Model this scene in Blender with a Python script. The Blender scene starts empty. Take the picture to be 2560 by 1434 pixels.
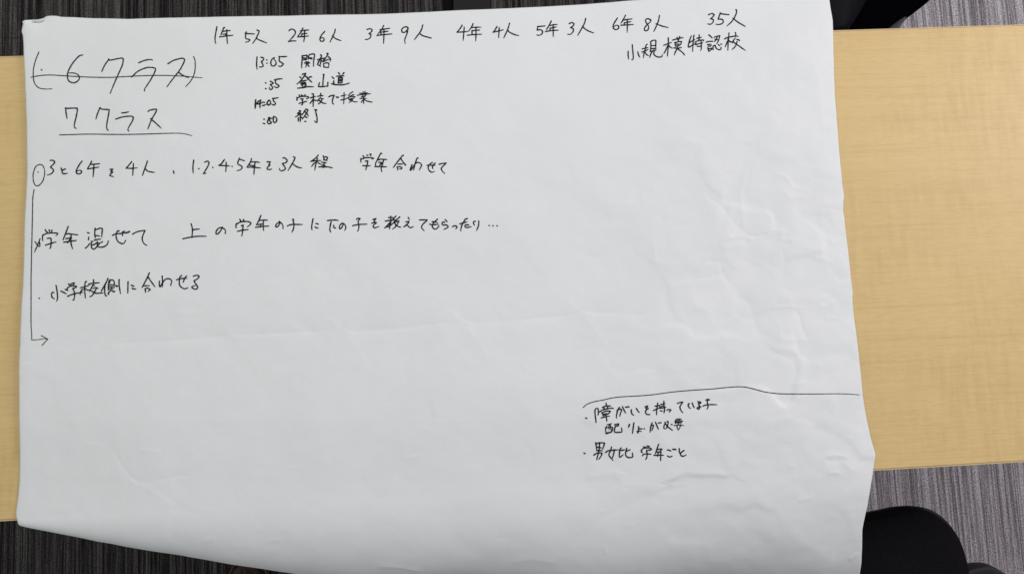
import bpy, bmesh, math, random
import numpy as np
from mathutils import Vector, Matrix
from mathutils.bvhtree import BVHTree

random.seed(7)
rng = np.random.default_rng(11)
sc = bpy.context.scene
COL = sc.collection

# ------------------------------------------------------------------ camera
TZ = 0.72                      # table height
CH = 0.8944                    # phone height above the table
FPX = 1707.0                   # focal length in photo pixels (photo is 2560 wide)
CXP, CYP = 1280.0, 717.0
RM = np.array([[0.99829142, 0.04275492, -0.0398278],
               [-0.04613478, 0.99503249, -0.08821526],
               [0.03585831, 0.08990198, 0.99530489]])
CAM = np.array([0.0, 0.0, TZ + CH])
cd = bpy.data.cameras.new('camera')
cd.sensor_width = 36.0
cd.lens = FPX / 2560 * 36.0
cd.clip_start = 0.01
cd.clip_end = 60
cam = bpy.data.objects.new('camera', cd)
COL.objects.link(cam)
cam.matrix_world = Matrix.LocRotScale(Vector(CAM), Matrix(RM.tolist()).to_quaternion(), None)
sc.camera = cam

# ------------------------------------------------------------------ world + lamps (indoor)
w = bpy.data.worlds.new('World')
sc.world = w
w.use_nodes = True
bg = w.node_tree.nodes['Background']
bg.inputs['Color'].default_value = (0.965, 1.0, 1.0, 1)
bg.inputs['Strength'].default_value = 0.31


def area(name, loc, target, sx, sy, power, color):
    l = bpy.data.lights.new(name, 'AREA')
    l.shape = 'RECTANGLE'
    l.size, l.size_y = sx, sy
    l.energy = power
    l.color = color
    o = bpy.data.objects.new(name, l)
    COL.objects.link(o)
    o.location = loc
    o.rotation_euler = (Vector(target) - Vector(loc)).to_track_quat('-Z', 'Y').to_euler()
    return o


area('ceiling_or_fill_lamp', (-0.25, 1.00, 2.65), (-0.1, 0.25, 0.7), 1.3, 0.35, 17.5, (0.985, 1.0, 0.97))
area('ceiling_or_fill_lamp', (2.5, 0.85, 2.15), (1.2, 0.3, 0.3), 0.5, 1.4, 41, (1.0, 0.945, 0.99))
area('ceiling_or_fill_lamp', (-0.9, -1.5, 2.65), (-0.5, -0.5, 0.3), 1.3, 0.35, 4.5, (0.985, 1.0, 0.985))  # added fill, lifts the front-left carpet and the paper flap
sc.view_settings.view_transform = 'Standard'
sc.view_settings.look = 'None'
sc.view_settings.exposure = 0.0
sc.view_settings.gamma = 1.0
sc.view_settings.use_curve_mapping = False

# ------------------------------------------------------------------ helpers


def un(px, py, z=TZ):
    """photo pixel -> point on the horizontal plane z"""
    d = RM @ np.array([px - CXP, -(py - CYP), -FPX])
    t = (z - CAM[2]) / d[2]
    return CAM + d * t


def unv(px, py, z):
    d = np.stack([px - CXP, -(py - CYP), np.full_like(px, -FPX)], -1) @ RM.T
    t = (z - CAM[2]) / d[..., 2]
    return CAM + d * t[..., None]


def proj(P):
    c = (np.asarray(P) - CAM) @ RM
    return np.stack([CXP - c[..., 0] / c[..., 2] * FPX, CYP + c[..., 1] / c[..., 2] * FPX], -1)


def tag(o, label, cat=None, group=None, kind=None):
    if label: o['label'] = label
    if cat: o['category'] = cat
    if group: o['group'] = group
    if kind: o['kind'] = kind
    return o


def empty(name, loc):
    o = bpy.data.objects.new(name, None)
    COL.objects.link(o)
    o.location = loc
    o.empty_display_size = 0.05
    return o


def link(name, me, m, parent=None, smooth=True):
    """link a mesh given in world coordinates; children keep their world place"""
    o = bpy.data.objects.new(name, me)
    COL.objects.link(o)
    if m:
        me.materials.append(m)
    if smooth:
        me.polygons.foreach_set('use_smooth', [True] * len(me.polygons))
    if parent:
        o.parent = parent
        off = Vector(parent.location)
        p = parent.parent
        while p:
            off += Vector(p.location)
            p = p.parent
        if off.length:
            me.transform(Matrix.Translation(-off))
    return o


def mesh(name, vs, fs, m, parent=None, smooth=True):
    me = bpy.data.meshes.new(name)
    me.from_pydata([tuple(v) for v in vs], [], [tuple(f) for f in fs])
    me.update()
    return link(name, me, m, parent, smooth)


def bm_obj(name, bm, m, parent=None, smooth=False):
    bmesh.ops.recalc_face_normals(bm, faces=bm.faces)
    me = bpy.data.meshes.new(name)
    bm.to_mesh(me)
    bm.free()
    return link(name, me, m, parent, smooth)


def box(bm, lo, hi, rotz=0.0, bevel=0.0, seg=2):
    c = [(a + b) / 2 for a, b in zip(lo, hi)]
    s = [abs(b - a) for a, b in zip(lo, hi)]
    M = Matrix.Rotation(rotz, 4, 'Z') @ Matrix.Translation(c) @ Matrix.Diagonal((*s, 1))
    r = bmesh.ops.create_cube(bm, size=1, matrix=M)
    if bevel:
        es = {e for v in r['verts'] for e in v.link_edges}
        bmesh.ops.bevel(bm, geom=list(es), offset=bevel, segments=seg, affect='EDGES', profile=0.5)


def cyl(bm, p0, p1, r0, r1, seg=24):
    p0, p1 = Vector(p0), Vector(p1)
    d = p1 - p0
    M = Matrix.Translation((p0 + p1) / 2) @ d.to_track_quat('Z', 'Y').to_matrix().to_4x4()
    bmesh.ops.create_cone(bm, cap_ends=True, segments=seg, radius1=r0, radius2=r1, depth=d.length, matrix=M)


def catmull(P, n=8, closed=False):
    P = [np.array(p, float) for p in P]
    N = len(P)
    if N < 3 and not closed:
        return [P[0] + (P[1] - P[0]) * t for t in np.linspace(0, 1, n + 1)]
    out = []
    rg = range(N) if closed else range(N - 1)
    for i in rg:
        if closed:
            p0, p1, p2, p3 = P[i - 1], P[i], P[(i + 1) % N], P[(i + 2) % N]
        else:
            p1, p2 = P[i], P[i + 1]
            p0 = P[i - 1] if i else p1 * 2 - p2
            p3 = P[i + 2] if i + 2 < N else p2 * 2 - p1
        for k in range(n):
            t = k / n
            out.append(0.5 * ((2 * p1) + (p2 - p0) * t + (2 * p0 - 5 * p1 + 4 * p2 - p3) * t * t
                              + (3 * p1 - p0 - 3 * p2 + p3) * t ** 3))
    if not closed:
        out.append(P[-1])
    return out


def pillow(loop, prof, cap_dome=0.0, wob=None, caprings=6):
    """loop: list of (x,y); prof: [(scale, z)] from the bottom up; closes with a gently domed cap"""
    L = np.array(loop)
    c = L.mean(0)
    n = len(L)
    vs, fs = [], []
    rings = list(prof)
    s_end, z_end = rings[-1]
    for k in range(1, caprings):
        t = k / caprings
        rings.append((s_end * (1 - t), z_end + cap_dome * (1 - (1 - t) ** 2)))
    for s, z in rings:
        for p in L:
            q = c + (p - c) * s
            zz = z + (wob(q[0], q[1], z) if wob else 0)
            vs.append((q[0], q[1], zz))
    for k in range(len(rings) - 1):
        for i in range(n):
            j = (i + 1) % n
            fs.append((k * n + i, k * n + j, (k + 1) * n + j, (k + 1) * n + i))
    vs.append((c[0], c[1], z_end + cap_dome + (wob(c[0], c[1], z_end) if wob else 0)))
    t0 = (len(rings) - 1) * n
    for i in range(n):
        fs.append((t0 + i, t0 + (i + 1) % n, len(vs) - 1))
    fs.append(tuple(range(n))[::-1])
    return vs, fs


# ------------------------------------------------------------------ materials
def newmat(name):
    m = bpy.data.materials.new(name)
    m.use_nodes = True
    nt = m.node_tree
    return m, nt, nt.nodes['Principled BSDF']


def N(nt, t, **kw):
    n = nt.nodes.new(t)
    for k, v in kw.items():
        setattr(n, k, v)
    return n


def noise(nt, scale, detail=3, rough=0.55, vec=(1, 1, 1), rot=0.0, coord='Object'):
    tc = N(nt, 'ShaderNodeTexCoord')
    mp = N(nt, 'ShaderNodeMapping')
    mp.inputs['Scale'].default_value = vec
    mp.inputs['Rotation'].default_value = (0, 0, rot)
    nt.links.new(tc.outputs[coord], mp.inputs['Vector'])
    n = N(nt, 'ShaderNodeTexNoise')
    n.inputs['Scale'].default_value = scale
    n.inputs['Detail'].default_value = detail
    n.inputs['Roughness'].default_value = rough
    nt.links.new(mp.outputs[0], n.inputs['Vector'])
    return n.outputs['Fac']


def ramp(nt, fac, stops):
    r = N(nt, 'ShaderNodeValToRGB')
    e = r.color_ramp.elements
    e[0].position, e[0].color = stops[0][0], (*stops[0][1], 1)
    e[1].position, e[1].color = stops[-1][0], (*stops[-1][1], 1)
    for p, c in stops[1:-1]:
        x = e.new(p)
        x.color = (*c, 1)
    nt.links.new(fac, r.inputs['Fac'])
    return r.outputs['Color']


def mathn(nt, op, a, b):
    n = N(nt, 'ShaderNodeMath', operation=op)
    for i, v in enumerate((a, b)):
        if isinstance(v, (int, float)):
            n.inputs[i].default_value = v
        else:
            nt.links.new(v, n.inputs[i])
    return n.outputs[0]


def mixc(nt, mode, fac, a, b):
    n = N(nt, 'ShaderNodeMix', data_type='RGBA', blend_type=mode)
    for s, v in ((n.inputs[0], fac), (n.inputs[6], a), (n.inputs[7], b)):
        if isinstance(v, (int, float)):
            s.default_value = v
        elif isinstance(v, tuple):
            s.default_value = (*v, 1)
        else:
            nt.links.new(v, s)
    return n.outputs[2]


def bump(nt, h, strength, dist, bsdf):
    b = N(nt, 'ShaderNodeBump')
    b.inputs['Strength'].default_value = strength
    b.inputs['Distance'].default_value = dist
    nt.links.new(h, b.inputs['Height'])
    nt.links.new(b.outputs[0], bsdf.inputs['Normal'])


def simple(name, col, rough=0.6, spec=0.3, metal=0.0, nscale=None, namt=0.25, bstr=0.0, bdist=0.0005):
    m, nt, b = newmat(name)
    b.inputs['Roughness'].default_value = rough
    b.inputs['Specular IOR Level'].default_value = spec
    b.inputs['Metallic'].default_value = metal
    if nscale:
        f = noise(nt, nscale, 4)
        lo = tuple(c * (1 - namt) for c in col)
        hi = tuple(c * (1 + namt) for c in col)
        nt.links.new(ramp(nt, f, [(0.3, lo), (0.7, hi)]), b.inputs['Base Color'])
        if bstr:
            bump(nt, f, bstr, bdist, b)
    else:
        b.inputs['Base Color'].default_value = (*col, 1)
    return m


def paper_mat():
    m, nt, b = newmat('white_paper')
    f = noise(nt, 9, 3)
    g = noise(nt, 420, 3)
    c1 = ramp(nt, f, [(0.3, (0.738, 0.750, 0.758)), (0.7, (0.768, 0.768, 0.780))])
    c2 = ramp(nt, g, [(0.25, (0.965, 0.965, 0.965)), (0.7, (1, 1, 1))])
    nt.links.new(mixc(nt, 'MULTIPLY', 1.0, c1, c2), b.inputs['Base Color'])
    b.inputs['Roughness'].default_value = 0.55
    b.inputs['Specular IOR Level'].default_value = 0.25
    bump(nt, g, 0.12, 0.0004, b)
    return m


def wood_mat():
    m, nt, b = newmat('pale_maple_laminate')
    streak = noise(nt, 1.0, 5, 0.6, (3.6, 230, 1), 0.012)
    broad = noise(nt, 1.0, 3, 0.5, (1.6, 9, 1), -0.02)
    fig = noise(nt, 1.0, 3, 0.6, (105, 16, 1), 0.07)
    gate = noise(nt, 5.5, 2, 0.5, (1, 1.3, 1))
    c = ramp(nt, streak, [(0.26, (0.640, 0.452, 0.202)), (0.46, (0.690, 0.495, 0.226)), (0.75, (0.715, 0.516, 0.240))])
    c = mixc(nt, 'MULTIPLY', 0.55, c, ramp(nt, broad, [(0.25, (0.90, 0.88, 0.85)), (0.70, (1.0, 1.0, 1.0))]))
    figc = ramp(nt, fig, [(0.30, (0.915, 0.90, 0.875)), (0.66, (1.015, 1.015, 1.015))])
    gf = ramp(nt, gate, [(0.42, (0.1, 0.1, 0.1)), (0.6, (1, 1, 1))])
    sep = N(nt, 'ShaderNodeSeparateColor')
    nt.links.new(gf, sep.inputs[0])
    c = mixc(nt, 'MULTIPLY', sep.outputs[0], c, figc)
    fine = noise(nt, 1.0, 2, 0.5, (60, 900, 1))
    c = mixc(nt, 'MULTIPLY', 0.8, c, ramp(nt, fine, [(0.3, (0.885, 0.875, 0.85)), (0.64, (1, 1, 1))]))
    nt.links.new(c, b.inputs['Base Color'])
    b.inputs['Roughness'].default_value = 0.48
    b.inputs['Specular IOR Level'].default_value = 0.3
    bump(nt, fine, 0.05, 0.0003, b)
    return m


def carpet_mat(name, dark, mid, light, tint):
    m, nt, b = newmat(name)
    stripe = noise(nt, 1.0, 2, 0.55, (185, 1.8, 1))
    hair = noise(nt, 1.0, 2, 0.6, (460, 22, 1))
    fib = noise(nt, 330, 3, 0.75, (1, 0.75, 1))
    s = mathn(nt, 'ADD', mathn(nt, 'MULTIPLY', stripe, 0.70), mathn(nt, 'MULTIPLY', hair, 0.30))
    c = ramp(nt, s, [(0.39, dark), (0.50, mid), (0.62, light)])
    hue = noise(nt, 1.0, 2, 0.5, (60, 1.2, 1))
    c = mixc(nt, 'MULTIPLY', 1.0, c, ramp(nt, hue, [(0.38, tint), (0.6, (1, 1, 1))]))
    c = mixc(nt, 'MULTIPLY', 1.0, c, ramp(nt, fib, [(0.32, (0.34, 0.34, 0.34)), (0.70, (1.75, 1.75, 1.75))]))
    nt.links.new(c, b.inputs['Base Color'])
    b.inputs['Roughness'].default_value = 0.95
    b.inputs['Specular IOR Level'].default_value = 0.05
    bump(nt, mathn(nt, 'ADD', s, mathn(nt, 'MULTIPLY', fib, 0.6)), 0.8, 0.004, b)
    return m


M_paper = paper_mat()
M_wood = wood_mat()
M_edge = simple('table_edge_band', (0.58, 0.44, 0.25), 0.45, 0.3, nscale=60, namt=0.06)
M_ink = simple('black_marker_ink', (0.016, 0.017, 0.018), 0.7, 0.15, nscale=300, namt=0.5)
M_inkg = simple('thin_marker_ink', (0.030, 0.032, 0.033), 0.7, 0.15, nscale=300, namt=0.4)
M_fab = simple('black_seat_fabric', (0.0078, 0.0070, 0.0085), 0.97, 0.03, nscale=700, namt=0.7, bstr=0.5)
M_plast = simple('black_plastic', (0.004, 0.004, 0.005), 0.45, 0.25, nscale=80, namt=0.2)
M_arm = simple('charcoal_plastic', (0.012, 0.012, 0.014), 0.65, 0.25, nscale=200, namt=0.2)
M_metal = simple('grey_metal', (0.35, 0.35, 0.36), 0.4, 0.5, 1.0)
M_chrome = simple('chrome', (0.9, 0.9, 0.92), 0.08, 0.5, 1.0)
M_cloth = simple('black_cloth', (0.0014, 0.0013, 0.0019), 0.8, 0.0, nscale=500, namt=0.3, bstr=0.3)
M_cloth2 = simple('black_cloth_highlight', (0.0030, 0.0027, 0.0046), 0.5, 0.03, nscale=400, namt=0.3, bstr=0.2)  # same cloth, lightened for the highlight on the upper fold
M_lining = simple('dark_grey_lining', (0.024, 0.021, 0.030), 0.6, 0.3, nscale=300, namt=0.2)
M_leather = simple('brown_leather', (0.042, 0.019, 0.012), 0.3, 0.5, nscale=120, namt=0.4, bstr=0.2)
M_sole = simple('dark_shoe_sole', (0.010, 0.008, 0.007), 0.7, 0.2, nscale=90, namt=0.3)
M_stitch = simple('pale_stitching', (0.45, 0.34, 0.29), 0.8, 0.1)
M_panel = simple('black_matte_panel', (0.0085, 0.0075, 0.0085), 0.55, 0.3, nscale=40, namt=0.1)
M_carp_shade = carpet_mat('shaded_carpet_tile', (0.014, 0.0135, 0.013), (0.049, 0.0475, 0.046), (0.118, 0.114, 0.110), (0.88, 0.76, 0.80))  # shade on the left floor put into this copy's colour
M_carp_lit = carpet_mat('lit_carpet_tile', (0.140, 0.130, 0.137), (0.290, 0.273, 0.284), (0.450, 0.430, 0.443), (0.96, 0.90, 0.95))  # copy lightened for the brighter lit right floor
M_under = simple('carpet_seam', (0.012, 0.011, 0.011), 0.9, 0.1)

# ------------------------------------------------------------------ carpet floor (one sheet of 0.5 m tiles)
sx = un(2541, 1250, 0.0)[0]
sy = un(30, 95, 0.0)[1]
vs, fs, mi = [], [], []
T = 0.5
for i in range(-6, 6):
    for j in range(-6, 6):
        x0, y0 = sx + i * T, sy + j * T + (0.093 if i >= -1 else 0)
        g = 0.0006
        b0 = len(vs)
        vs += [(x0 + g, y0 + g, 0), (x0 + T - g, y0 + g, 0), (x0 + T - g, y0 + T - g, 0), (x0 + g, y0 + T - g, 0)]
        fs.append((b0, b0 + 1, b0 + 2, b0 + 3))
        mi.append(1 if i >= -1 else 0)  # tile tone carries the floor's light and shade, darker left, lighter right
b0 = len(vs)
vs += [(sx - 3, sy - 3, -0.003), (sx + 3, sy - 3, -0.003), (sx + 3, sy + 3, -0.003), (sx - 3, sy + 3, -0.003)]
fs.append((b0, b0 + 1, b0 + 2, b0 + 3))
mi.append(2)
fl = mesh('carpet_floor', vs, fs, M_carp_shade, smooth=False)
fl.data.materials.append(M_carp_lit)
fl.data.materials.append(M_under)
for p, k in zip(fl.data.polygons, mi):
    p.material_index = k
tag(fl, 'striped grey office carpet under the table', kind='structure')

# ------------------------------------------------------------------ table
YAW = 0.00294
yb = (un(0, 140)[1] + un(2560, 60)[1]) / 2 - YAW * (un(0, 140)[0] + un(2560, 60)[0]) / 2
yf = (un(0, 1303)[1] + un(2560, 1155)[1]) / 2 - YAW * (un(0, 1303)[0] + un(2560, 1155)[0]) / 2
x0t, x1t = -0.84, 0.96
tab = empty('table', (0.06, (yb + yf) / 2, 0))
tag(tab, 'pale wood-grain table lying under the large white sheet of paper', 'table')
bm = bmesh.new()
box(bm, (x0t, yf + 0.002, TZ - 0.024), (x1t, yb - 0.002, TZ), YAW, 0.0012)
top = bm_obj('tabletop', bm, M_wood, tab)
bm = bmesh.new()
for lo, hi in (((x0t - .0005, yf, TZ - 0.0245), (x1t + .0005, yf + 0.0018, TZ - 0.0012)),
               ((x0t - .0005, yb - 0.0018, TZ - 0.0245), (x1t + .0005, yb, TZ - 0.0012))):
    box(bm, lo, hi, YAW, 0.0006)
bm_obj('edge_band', bm, M_edge, tab)
for xx in (x0t + 0.12, x1t - 0.12):
    bm = bmesh.new()
    box(bm, (xx - .02, yf + .10, 0.10), (xx + .02, yb - .10, TZ - .026), YAW, 0.004)
    bm_obj('leg_panel', bm, M_metal, tab)
    bm = bmesh.new()
    box(bm, (xx - .025, yf + .05, 0.055), (xx + .025, yb - .05, 0.098), YAW, 0.006)
    bm_obj('foot', bm, M_metal, tab)
    for yy in (yf + .08, yb - .08):
        bm = bmesh.new()
        cyl(bm, (xx - .012, yy, .027), (xx + .012, yy, .027), .027, .027)
        bm_obj('caster', bm, M_plast, tab)
bm = bmesh.new()
box(bm, (x0t + .145, (yb + yf) / 2 - .02, TZ - .07), (x1t - .145, (yb + yf) / 2 + .02, TZ - .027), YAW, .003)
bm_obj('crossbar', bm, M_metal, tab)

# ------------------------------------------------------------------ the sheet of paper
OL = np.array([(67, 40), (67, 62), (70, 68), (66, 80), (64.5, 87), (67.5, 96), (68.5, 115), (70, 170), (72, 250), (74.5, 340), (74, 420),
               (72, 480), (68, 560), (66, 660), (64, 720), (62, 780), (60.5, 862), (59, 880), (58, 920), (58, 1000),
               (56, 1075), (54, 1150), (51.5, 1200), (48, 1240), (43, 1278), (43.5, 1288), (47, 1298), (50, 1304), (52, 1400)], float)
OR = np.array([(2069, -40), (2070, 0), (2073, 25), (2078, 55), (2080, 85), (2081, 160), (2084, 240), (2090, 320), (2093, 358),
               (2097, 410), (2101, 460), (2106.5, 485), (2107.8, 498), (2105.8, 500), (2105.6, 528), (2109, 545), (2117, 620),
               (2125, 700), (2128.8, 733), (2129, 738), (2127.5, 743), (2133, 810), (2142, 890), (2151, 985), (2160, 1040),
               (2168, 1085), (2177, 1118), (2181, 1134), (2178.5, 1160), (2172, 1200), (2163, 1258), (2154, 1303),
               (2151, 1320), (2150.5, 1360), (2148, 1398), (2143, 1434), (2139, 1480), (2134, 1560)], float)
OT = np.array([(60, 66), (67, 63), (75, 61), (88, 57.5), (104, 54.8), (117, 51), (123, 47.5), (135, 46), (150, 46.5), (160, 49),
               (190, 49.5), (240, 52), (330, 54), (420, 52), (530, 49), (640, 46), (960, 39.5), (1100, 34), (1280, 26),
               (1440, 17), (1600, 5.5), (1700, 0), (2080, -16)], float)


def fl_(y): return np.interp(y, OL[:, 1], OL[:, 0])
def fr_(y): return np.interp(y, OR[:, 1], OR[:, 0])
def ft_(x): return np.interp(x, OT[:, 0], OT[:, 1])
def ff_(x): return 1301.5 - 0.0578 * x


def hashv(i, j, s):
    h = (i * 374761393 + j * 668265263 + s * 982451653) & 0xFFFFFFFF
    h = ((h ^ (h >> 13)) * 1274126177) & 0xFFFFFFFF
    return ((h ^ (h >> 16)) & 0xFFFFFF) / float(0xFFFFFF) * 2 - 1


def vnoise(x, y, s=0):
    i, j = np.floor(x).astype(np.int64), np.floor(y).astype(np.int64)
    u, v = x - i, y - j
    u, v = u ** 3 * (u * (6 * u - 15) + 10), v ** 3 * (v * (6 * v - 15) + 10)
    return (hashv(i, j, s) * (1 - u) + hashv(i + 1, j, s) * u) * (1 - v) + (hashv(i, j + 1, s) * (1 - u) + hashv(i + 1, j + 1, s) * u) * v


def fbm(x, y, s=0, o=3):
    return sum(vnoise(x * 2 ** k, y * 2 ** k, s + k) / 2 ** k for k in range(o))


def voro(x, y, s):
    """faceted crumple: distance-to-feature planes"""
    i0, j0 = np.floor(x).astype(np.int64), np.floor(y).astype(np.int64)
    d1 = np.full(x.shape, 9.)
    h1 = np.zeros(x.shape)
    for a in (-1, 0, 1):
        for b in (-1, 0, 1):
            i, j = i0 + a, j0 + b
            cx, cy = i + .5 + .45 * hashv(i, j, s), j + .5 + .45 * hashv(i, j, s + 1)
            dx, dy = x - cx, y - cy
            d = dx * dx + dy * dy
            pl = hashv(i, j, s + 2) * dx + hashv(i, j, s + 3) * dy
            wgt = d < d1
            h1 = np.where(wgt, pl, h1)
            d1 = np.where(wgt, d, d1)
    return h1, d1


def blur(a, n):
    for _ in range(n):
        a = np.pad(a, 1, mode='edge')
        a = (a[:-2, 1:-1] + a[2:, 1:-1] + a[1:-1, :-2] + a[1:-1, 2:] + 4 * a[1:-1, 1:-1]) / 8
    return a


def crease(px, py, pts, A, wd, side=0.0):
    """ridge (A>0, mm) along a polyline; side makes a step"""
    best = np.full(px.shape, 1e9)
    sgn = np.zeros(px.shape)
    tt = np.zeros(px.shape)
    L = 0
    P = np.array(pts, float)
    seg = np.hypot(*(P[1:] - P[:-1]).T)
    tot = seg.sum()
    for k in range(len(P) - 1):
        a, b = P[k], P[k + 1]
        d = b - a
        t = np.clip(((px - a[0]) * d[0] + (py - a[1]) * d[1]) / (d @ d), 0, 1)
        qx, qy = px - (a[0] + d[0] * t), py - (a[1] + d[1] * t)
        dist = np.hypot(qx, qy)
        u = dist < best
        best = np.where(u, dist, best)
        sgn = np.where(u, np.sign(d[0] * qy - d[1] * qx), sgn)
        tt = np.where(u, (L + t * seg[k]) / tot, tt)
        L += seg[k]
    tap = np.clip(np.minimum(tt, 1 - tt) * 6, 0, 1)
    g = np.exp(-best / wd)
    return (A * g + side * sgn * (1 - g) * np.exp(-best / (4 * wd))) * tap


NS, NV, NF = 640, 420, 110
s = np.linspace(0, 1, NS + 1)
s = np.where(s < 0.04, s, s)
# denser columns near the two edges
S, V = np.meshgrid(s, np.linspace(0, 1, NV + 1))
PX = 60 + S * 2040
PY = 50 + V * 1200
for _ in range(8):
    PYn = ft_(PX) + (ff_(PX) - ft_(PX)) * V
    PX = fl_(PYn) * (1 - S) + fr_(PYn) * S
    PY = PYn
H = unv(PX, PY, TZ)
# bend over the front edge: cone whose radius grows from the left corner
front = H[-1]
sl = s
Rr = np.where(sl < .30, 0.0045 + 0.352 * sl, 0.110 + (sl - .30) * 0.15)
Rr = Rr * (1 + 0.05 * np.sin(sl * 21) * (sl > .3))
THM = np.radians(np.interp(sl, [0, .3, .6, 1], [89, 88, 80, 62]))
TL = 0.235
tr = np.linspace(0, TL, NF + 1)[1:]
FX = np.zeros((NF, NS + 1)); FY = FX.copy(); FZ = FX.copy()
for k, t in enumerate(tr):
    th = np.minimum(t / Rr, THM)
    arc = th * Rr
    rest = t - arc
    FY[k] = front[:, 1] - Rr * np.sin(th) - rest * np.cos(th)
    FZ[k] = TZ - Rr * (1 - np.cos(th)) - rest * np.sin(th)
    xl = front[0, 0] + 0.05 * t
    xr = front[-1, 0]
    for _ in range(6):
        p = proj(np.array([xr, FY[k, -1], FZ[k, -1]]))
        xr += (fr_(p[1]) - p[0]) * (CAM[2] - FZ[k, -1]) / FPX
    FX[k] = xl + (xr - xl) * (sl ** 1.0)
G = np.concatenate([H, np.stack([FX, FY, FZ], -1)], 0)
pp = proj(G)
px, py = pp[..., 0], pp[..., 1]
Vall = np.concatenate([V, 1 + np.repeat(np.arange(1, NF + 1)[:, None], NS + 1, 1) / NF], 0)
py = np.where(Vall > 1, np.maximum(py, ff_(px)) + (Vall - 1) * 60, py)

# height of the sheet above the table top, millimetres
dl = px - fl_(py)
dr = fr_(py) - px
dt = py - ft_(px)
h = 1.6 + 0 * px
h += 3.4 * (1 - np.exp(-np.maximum(dr, 0) / 55.)) * np.clip((1250 - py) / 200, 0.25, 1)
h += 0.9 * (1 - np.exp(-np.maximum(dl, 0) / 9.))
h += 2.2 * (1 - np.exp(-np.maximum(dt, 0) / 22.)) * np.clip((px - 60) / 250, 0.35, 1)
h += 5.0 * np.exp(-((py - 1050) / 175.) ** 2) * np.clip((px - 40) / 350, 0, 1) * np.clip((2200 - px) / 250, 0, 1)
for vx, vy, va, vw in ((1790, 560, .9, 34), (1870, 640, -1.0, 40), (1960, 520, .9, 36), (1690, 760, .8, 60), (2010, 900, -.8, 34), (1560, 1010, .7, 70), (1880, 980, .9, 45)):
    h += va * np.exp(-((px - vx - .12 * (py - vy)) / vw) ** 2 - ((py - vy) / 190.) ** 2)
mask0 = np.clip((px - 1400) / 400, 0, 1)
h += 2.1 * fbm(px / 420., py / 300., 3, 2)
h += (0.55 + 0.4 * mask0) * fbm(px / 130., py / 110., 9, 3)
h += 0.10 * fbm(px / 38., py / 30., 17, 2)
# crumpled zone on the right, lighter elsewhere
mask = np.clip((px - 1380) / 450, 0, 1) * np.clip((py - 200) / 350, 0.12, 1) * np.clip((1400 - py) / 150, .2, 1)
mask = 0.16 + 0.84 * mask
wx = px + 22 * vnoise(px / 70., py / 70., 31)
wy = py + 22 * vnoise(px / 70., py / 70., 37)
c1, _ = voro(wx / 150., wy / 105., 41)
c2, _ = voro(wx / 62., wy / 46., 53)
h += blur(mask * (1.7 * c1 + 0.38 * c2), 9)
c3, _ = voro(wx / 95., wy / 70., 77)
h += blur(0.42 * c3 * np.clip((px - 1700) / 200, 0, 1) * np.clip((1250 - py) / 150, 0, 1), 5)
# the old horizontal fold
fold = [(62, 868), (140, 871), (210, 864), (245, 858), (285, 858), (345, 857), (440, 852), (520, 845), (585, 837), (650, 836), (740, 831),
        (800, 828), (852, 822), (890, 829), (1000, 822), (1040, 816), (1110, 808), (1150, 803), (1185, 808), (1300, 801),
        (1340, 796), (1400, 791), (1440, 780), (1475, 781), (1600, 788), (1630, 784), (1720, 776), (1750, 775), (1800, 783)]
mod = 0.55 + 0.75 * np.clip(0.5 + vnoise(px / 75., 0 * py + 2.3, 61), 0, 1)
h += crease(px, py, fold, -0.62, 7, 0.20) * mod
h += crease(px, py, fold, -0.55, 60, 0.0)
for cx, cy, sc_ in ((852, 823, 1.0), (1147, 803, 1.3), (1441, 780, 1.2), (1742, 774, 1.2), (262, 859, .7), (580, 837, .7)):
    h += sc_ * crease(px, py, [(cx - 34, cy + 7), (cx - 6, cy - 1), (cx + 8, cy + 1), (cx + 36, cy + 10)], 0.42, 5, -0.18)
    h += sc_ * crease(px, py, [(cx - 22, cy - 30), (cx - 8, cy - 8), (cx + 4, cy - 4)], 0.35, 9)
    h += sc_ * crease(px, py, [(cx + 6, cy + 4), (cx + 40, cy + 40), (cx + 75, cy + 95)], 0.35, 16)
    h += sc_ * crease(px, py, [(cx - 12, cy + 6), (cx - 45, cy + 30), (cx - 75, cy + 75)], 0.25, 16)
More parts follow.
